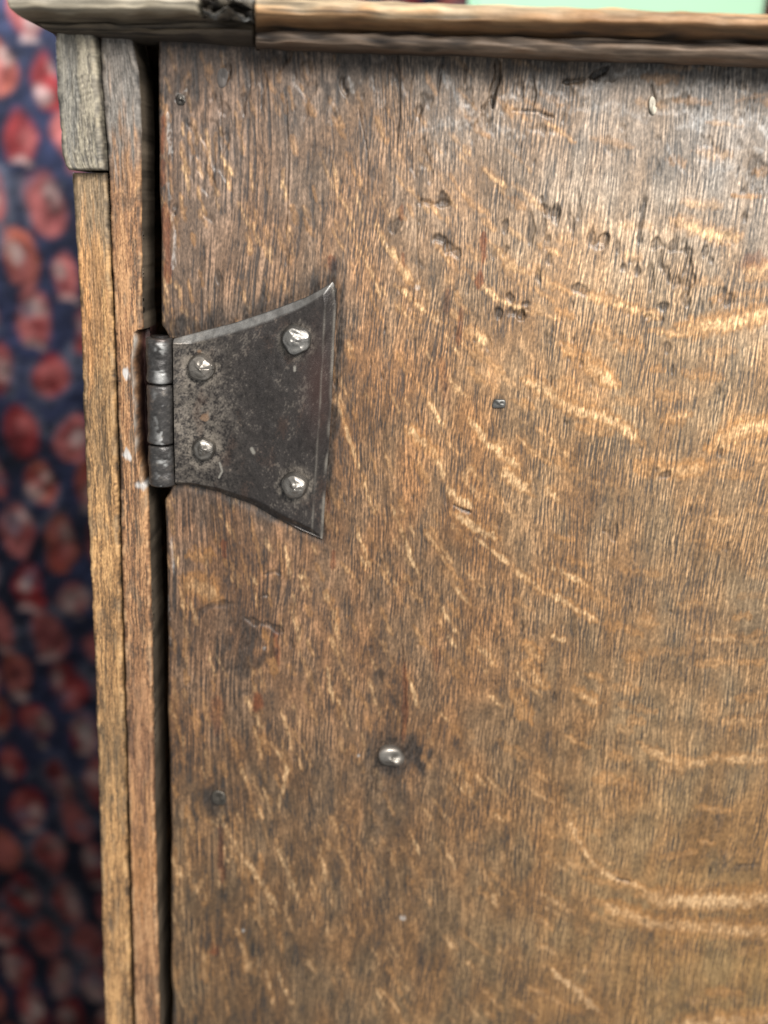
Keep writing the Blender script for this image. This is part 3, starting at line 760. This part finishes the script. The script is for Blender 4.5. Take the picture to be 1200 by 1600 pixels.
rim = np.concatenate([G[0], G[1:, -1], G[-1, :-1][::-1], G[1:-1, 0][::-1]])
me = grid_mesh("hinge", G, col * K * 1.15, flip=True)
hinge = link("hinge", me, M_iron, cup)
low = rim.copy(); low[:, 2] = H - 0.0022
sk = grid_mesh("hinge_edge", np.stack([rim, low]), np.tile(s2l(60, 55, 50) * K, (len(rim) * 2, 1)), wrap=True)
link("hinge_edge", sk, M_iron, hinge)


def knuckle(xa, ya, xb, yb, r_px, seed, z=0.0006):
    A = at(xa, ya, z); B = at(xb, yb, z); ax = B - A; L = np.linalg.norm(ax); ax /= L
    r = r_px * 0.000187
    e1 = np.array([1.0, 0, 0]) - ax * ax[0]; e1 /= np.linalg.norm(e1); e2 = np.cross(e1, ax)
    if e2[2] < 0: e2 = -e2
    n, m = 60, 72
    t = np.linspace(0, 1, n); th = np.linspace(0, 2 * math.pi, m, endpoint=False)
    rr = np.ones(n) * r
    eb = 0.0011
    dd = np.minimum(t * L, (1 - t) * L); rr *= 1 - .16 * (1 - np.sqrt(np.clip(1 - (1 - np.clip(dd / eb, 0, 1)) ** 2, 0, 1)))
    no = fnoise((n, m), 5, 6, seed) * .00010 + fnoise((n, m), 1.6, 1.8, seed + 1) * .00004
    R_ = rr[:, None] + no
    G = A + ax * (t * L)[:, None, None] + e1 * (R_ * np.cos(th))[..., None] + e2 * (R_ * np.sin(th))[..., None]
    c0 = np.repeat((A + ax * 0.0002)[None, None], m, 1); c1 = np.repeat((B - ax * 0.0002)[None, None], m, 1)
    G = np.concatenate([c0, G, c1])
    col = iron((n, m), seed + 5, base=(70, 67, 65))
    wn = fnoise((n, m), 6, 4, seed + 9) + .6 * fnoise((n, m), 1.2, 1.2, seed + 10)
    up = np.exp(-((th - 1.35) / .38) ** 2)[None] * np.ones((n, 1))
    glint = np.clip(up * sstep(.3, 1.6, wn) + .9 * np.exp(-((t * L - .0016) / .0007) ** 2)[:, None] * up * sstep(-.8, .6, wn), 0, 1)
    col += (s2l(206, 204, 200) - col) * (glint * .8)[..., None]  # bright highlights painted on the upper side, broken up like worn metal
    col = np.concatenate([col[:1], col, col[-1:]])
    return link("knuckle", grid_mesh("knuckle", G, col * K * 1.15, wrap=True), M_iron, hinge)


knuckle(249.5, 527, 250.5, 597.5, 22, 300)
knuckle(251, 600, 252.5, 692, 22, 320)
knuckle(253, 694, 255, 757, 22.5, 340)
p0 = at(250, 524, 0.0006); p1 = at(254.5, 758, 0.0006)
th = np.linspace(0, 2 * math.pi, 20, endpoint=False)
ring = np.stack([np.cos(th) * .0026, 0 * th, np.sin(th) * .0026], -1)
G = np.stack([np.repeat(p0[None], 20, 0), p0 + ring, p1 + ring, np.repeat(p1[None], 20, 0)])
link("hinge_pin", grid_mesh("hinge_pin", G, np.tile(s2l(40, 36, 34) * K, (80, 1)), wrap=True), M_iron, hinge)


def rivet(x, y, r_px, hgt, seed, peak=(0.05, -0.05), name="rivet", parent=None, sides=6, z0=0.0021, squash=1.0, base=(150, 146, 140), flat=.30, smooth=False):
    """hand-struck nail head: a few uneven facets rising to a blunt peak"""
    rg = np.random.default_rng(seed)
    c = at(x, y, z0); r = r_px * 0.000187
    th = np.linspace(0, 2 * math.pi, sides, endpoint=False) + rg.uniform(0, 1) + rg.normal(0, .13, sides)
    n, m = 20, 64
    th = np.linspace(0, 2 * math.pi, m, endpoint=False); rho = np.linspace(0, 1, n)[:, None]
    lob = 1 + .04 * np.sin(3 * th + rg.uniform(0, 6)) + .03 * np.sin(5 * th + rg.uniform(0, 6))
    U = rho * lob * np.cos(th); V = rho * lob * np.sin(th) * squash
    Zd = 1.05 * np.sqrt(np.clip(1.02 - rho ** 2.4, 0, 1)) + 0 * U
    a0 = rg.uniform(0, 6)
    for q in range(sides):                                      # hammer blows: planes that cut the dome
        a_ = a0 + 2 * math.pi * q / sides + rg.normal(0, .18); sl = rg.uniform(.40, .75)
        Zd = np.minimum(Zd, rg.uniform(.96, 1.10) - sl * ((U - peak[0]) * math.cos(a_) + (V - peak[1]) * math.sin(a_)))
    Zd = np.minimum(Zd, .93 + .1 * (U * rg.normal() + V * rg.normal()))
    Zd = np.maximum(Zd, .12) + .030 * fnoise((n, m), 2.2, 4, seed + 600)
    G = np.stack([c[0] + U * r, c[1] + V * r, c[2] + hgt * Zd], -1)
    lo = G[-1:].copy(); lo[..., 2] = c[2] - hgt * .3
    G = np.concatenate([G, lo])
    col = np.ones(G.shape) * s2l(*base)
    col[-5:] *= np.array([.42, .42, .5, .6, .5])[:, None, None][::-1]
    me = grid_mesh(name, G, col * K, wrap=True, smooth=smooth)
    return link(name, me, M_head, parent)


rivet(463, 531, 24, .0042, 3, (-.08, .14), parent=hinge, base=(150, 146, 140))
rivet(315, 574, 22, .0044, 8, (.14, .06), parent=hinge, base=(158, 150, 140))
rivet(319, 701, 19, .0040, 12, (.08, .1), parent=hinge, base=(138, 132, 124))
rivet(461, 757, 22.5, .0046, 21, (.12, .0), parent=hinge, base=(150, 144, 136))

# ------------------------------------------------------------------ nails and plugs in the door
def dome(name, x, y, rx, ry, hgt, base, seed, mat=M_head, z0=0.0, power=2.6, rag=.04, parent=None, label=None):
    n, m = 14, 40
    c = at(x, y, z0); th = np.linspace(0, 2 * math.pi, m, endpoint=False); t = np.linspace(0, 1, n)
    sq = (np.abs(np.cos(th)) ** power + np.abs(np.sin(th)) ** power) ** (-1 / power)
    no = fnoise((n, m), 2.5, 4, seed)
    R = np.sin(t * math.pi / 2)[:, None] * sq[None] * (1 + rag * no)
    Z = np.cos(t * math.pi / 2)[:, None] ** .8 * hgt * (1 + 1.5 * rag * no) + 0 * R
    G = np.stack([c[0] + R * rx * .000195 * np.cos(th), c[1] + R * ry * .000195 * np.sin(th), c[2] + Z], -1)
    lo = G[-1:].copy(); lo[..., 2] = H - 0.002
    G = np.concatenate([G, lo])
    col = np.ones(G.shape) * s2l(*base) * np.clip(1 + .2 * np.concatenate([no, no[-1:]]), .4, 1.8)[..., None]
    o = link(name, grid_mesh(name, G, col * K, wrap=True), mat, parent or door)
    if label: o["label"] = label
    return o


dome("nail", 612, 1180, 23, 19, .0033, (150, 143, 134), 400, rag=.09, label="bright domed iron nail head low on the door")
dome("nail", 343, 1247, 11, 14, .0010, (92, 86, 78), 410, rag=.10, label="dull flush nail head near the left edge")
dome("nail", 780, 630, 11, 8, .0008, (110, 108, 104), 420, rag=.08, power=5, label="small square grey nail end right of the hinge")
dome("nail", 283, 156, 7, 8, .0005, (70, 66, 61), 430, rag=.12, label="small nail end at the upper left corner")
dome("wooden_peg", 1019, 166, 6, 12, .0009, (196, 186, 168), 440, mat=M_oak, rag=.12, label="pale peg end under the moulding")
dome("wooden_peg", 347, 122, 8, 15, .0003, (84, 78, 74), 450, mat=M_oak, rag=.12, label="grey oval plug beside the corner nail")

# ================================================================== RUG, FLOOR, BOARD
def plain_mat(name, rgb, rough=.7):
    m, nt, bs = mat_base(name); L = nt.links.new
    tc = N(nt, 'ShaderNodeTexCoord'); no = N(nt, 'ShaderNodeTexNoise'); no.inputs['Scale'].default_value = 9; no.inputs['Detail'].default_value = 6
    L(tc.outputs['Object'], no.inputs['Vector'])
    cr = N(nt, 'ShaderNodeValToRGB'); c = s2l(*rgb)
    cr.color_ramp.elements[0].color = (*(c * .8), 1); cr.color_ramp.elements[1].color = (*np.minimum(c * 1.15, .95), 1)
    L(no.outputs['Fac'], cr.inputs[0]); L(cr.outputs[0], bs.inputs['Base Color'])
    bs.inputs['Roughness'].default_value = rough
    bu = N(nt, 'ShaderNodeBump'); bu.inputs['Strength'].default_value = .2; bu.inputs['Distance'].default_value = .001
    L(no.outputs['Fac'], bu.inputs['Height']); L(bu.outputs[0], bs.inputs['Normal'])
    return m


g = np.linspace(-3, 3, 25); GX, GY = np.meshgrid(g, g)
fl = link("floor", grid_mesh("floor", np.stack([GX, GY, 0 * GX], -1)), plain_mat('floor_boards', (120, 92, 66)))
tag(fl, "plain brown floor under the rug", None, kind="structure")

# rug: staggered leaf motifs in red, rose and cream on navy
rx0, rx1, ry0, ry1 = -0.62, 0.55, -0.75, 0.62
q = 0.0022
gx = np.arange(rx0, rx1, q); gy = np.arange(ry0, ry1, q)
GX, GY = np.meshgrid(gx, gy); sh = GX.shape
ux = GX + 0.0022 * fnoise(sh, 8, 8, 500); uy = GY + 0.0022 * fnoise(sh, 8, 8, 501)
ca, sa = math.cos(math.radians(8)), math.sin(math.radians(8))
vx = ux * ca - uy * sa; vy = ux * sa + uy * ca
PXm, PYm = 0.033, 0.036                                    # pitch across, pitch along
row = np.floor(vy / PYm); ly = vy / PYm - row - .5
cx_ = vx / PXm + 0.5 * (row % 2); ci = np.floor(cx_); lx_ = cx_ - ci - .5


def rnd(k):
    return np.modf(np.abs(np.sin(ci * 12.9898 + row * 78.233 + k * 37.7) * 43758.5453))[0]


# each motif is a leaning drop, woven in several loose patches of red, rose and cream
ddx = (lx_ + (.10 + .14 * rnd(1)) * ly + .10 * (rnd(2) - .5)) * PXm; ddy = (ly + .12 * (rnd(3) - .5)) * PYm
wob = .16 * fnoise(sh, 3, 3, 510)
def spot(cx, cy, a, b, soft=.45): return 1 - sstep(1 - soft, 1 + soft * .4, (np.abs((ddx - cx * PXm) / (a * PXm)) ** 1.6 + np.abs((ddy - cy * PYm) / (b * PYm)) ** 1.6) ** (1 / 1.6) + wob)
drop = spot(0, 0, .37 + .08 * (rnd(4) - .5), .54, .30)
navy = s2l(38, 42, 66); red = s2l(150, 46, 46); rose = s2l(188, 104, 98); cream = s2l(196, 176, 166); deep = s2l(100, 34, 38); grey = s2l(120, 122, 134); rust_ = s2l(176, 92, 70)
pick = rnd(5)[..., None]
col = np.ones(sh + (3,)) * navy * np.clip(1 + .35 * fnoise(sh, 10, 10, 511), .5, 2)[..., None]
edge_ = spot(0, 0, .54, .76, .3) - drop
col += (grey - col) * np.clip(edge_ * (fnoise(sh, 5, 5, 512) > .35), 0, 1)[..., None] * .55
col += (np.where(pick > .6, red, np.where(pick > .25, rose * .85 + deep * .15, rust_)) - col) * drop[..., None]
for k, (x_, y_) in enumerate(((-.10, -.22), (.08, .16), (.14, -.08), (-.12, .10))):
    p_ = rnd(10 + k)[..., None]
    c_ = np.where(p_ > .80, cream, np.where(p_ > .52, rose, np.where(p_ > .28, deep, np.where(p_ > .15, grey, red))))
    m_ = spot(x_ + .12 * (rnd(20 + k) - .5), y_ + .12 * (rnd(30 + k) - .5), .17 + .08 * rnd(40 + k), .17 + .1 * rnd(50 + k)) * np.clip(drop * 1.2, 0, 1)
    col += (c_ - col) * (m_ * .62)[..., None]
foot = spot(.02, -.50, .24, .20)
col += (np.where(rnd(6)[..., None] > .35, cream * .8 + rose * .2, rose) - col) * (foot * (rnd(7) > .45) * .7)[..., None]
col *= np.clip(1 + .14 * fnoise(sh, .8, .8, 502) + .18 * fnoise(sh, 5, 5, 513), .4, 1.6)[..., None]
bd = np.minimum.reduce([GX - rx0, rx1 - GX, GY - ry0, ry1 - GY])
col = np.where((bd < .06)[..., None] & (bd > .012)[..., None], deep * (1 + .2 * np.sin(GX * 260)[..., None] * np.sin(GY * 260)[..., None]), col)
Z = 0.0085 + 0.0004 * fnoise(sh, 1.0, 1.0, 503) + 0.0006 * fnoise(sh, 25, 25, 504)
Z = Z - 0.006 * (1 - sstep(0, .008, bd))
G = np.stack([GX, GY, Z], -1)
M_rug = pigment_mat('wool_rug', rough=.9, spec=.08, fine=(900, 900, 900), bump=.5, vary=.2)
rug = link("rug", grid_mesh("rug", G, col * .155), M_rug)
sm = rug.data
tag(rug, "navy woven rug patterned with red and cream leaf motifs under the cupboard", "rug")

gb = at(735, 2, -H + .03); gr = at(1192, 20, -H + .03)
bd_ = plank("painted_board", (gb[0], gb[1] - .045, .0105), (gr[0], gb[1] + .30, .034), M_oak, None, (150, 205, 165), bev=.004)
bd_.data.materials[0] = plain_mat('mint_paint', (126, 162, 132), .6)
tag(bd_, "pale mint green painted board lying on the rug beyond the moulded top", "board")
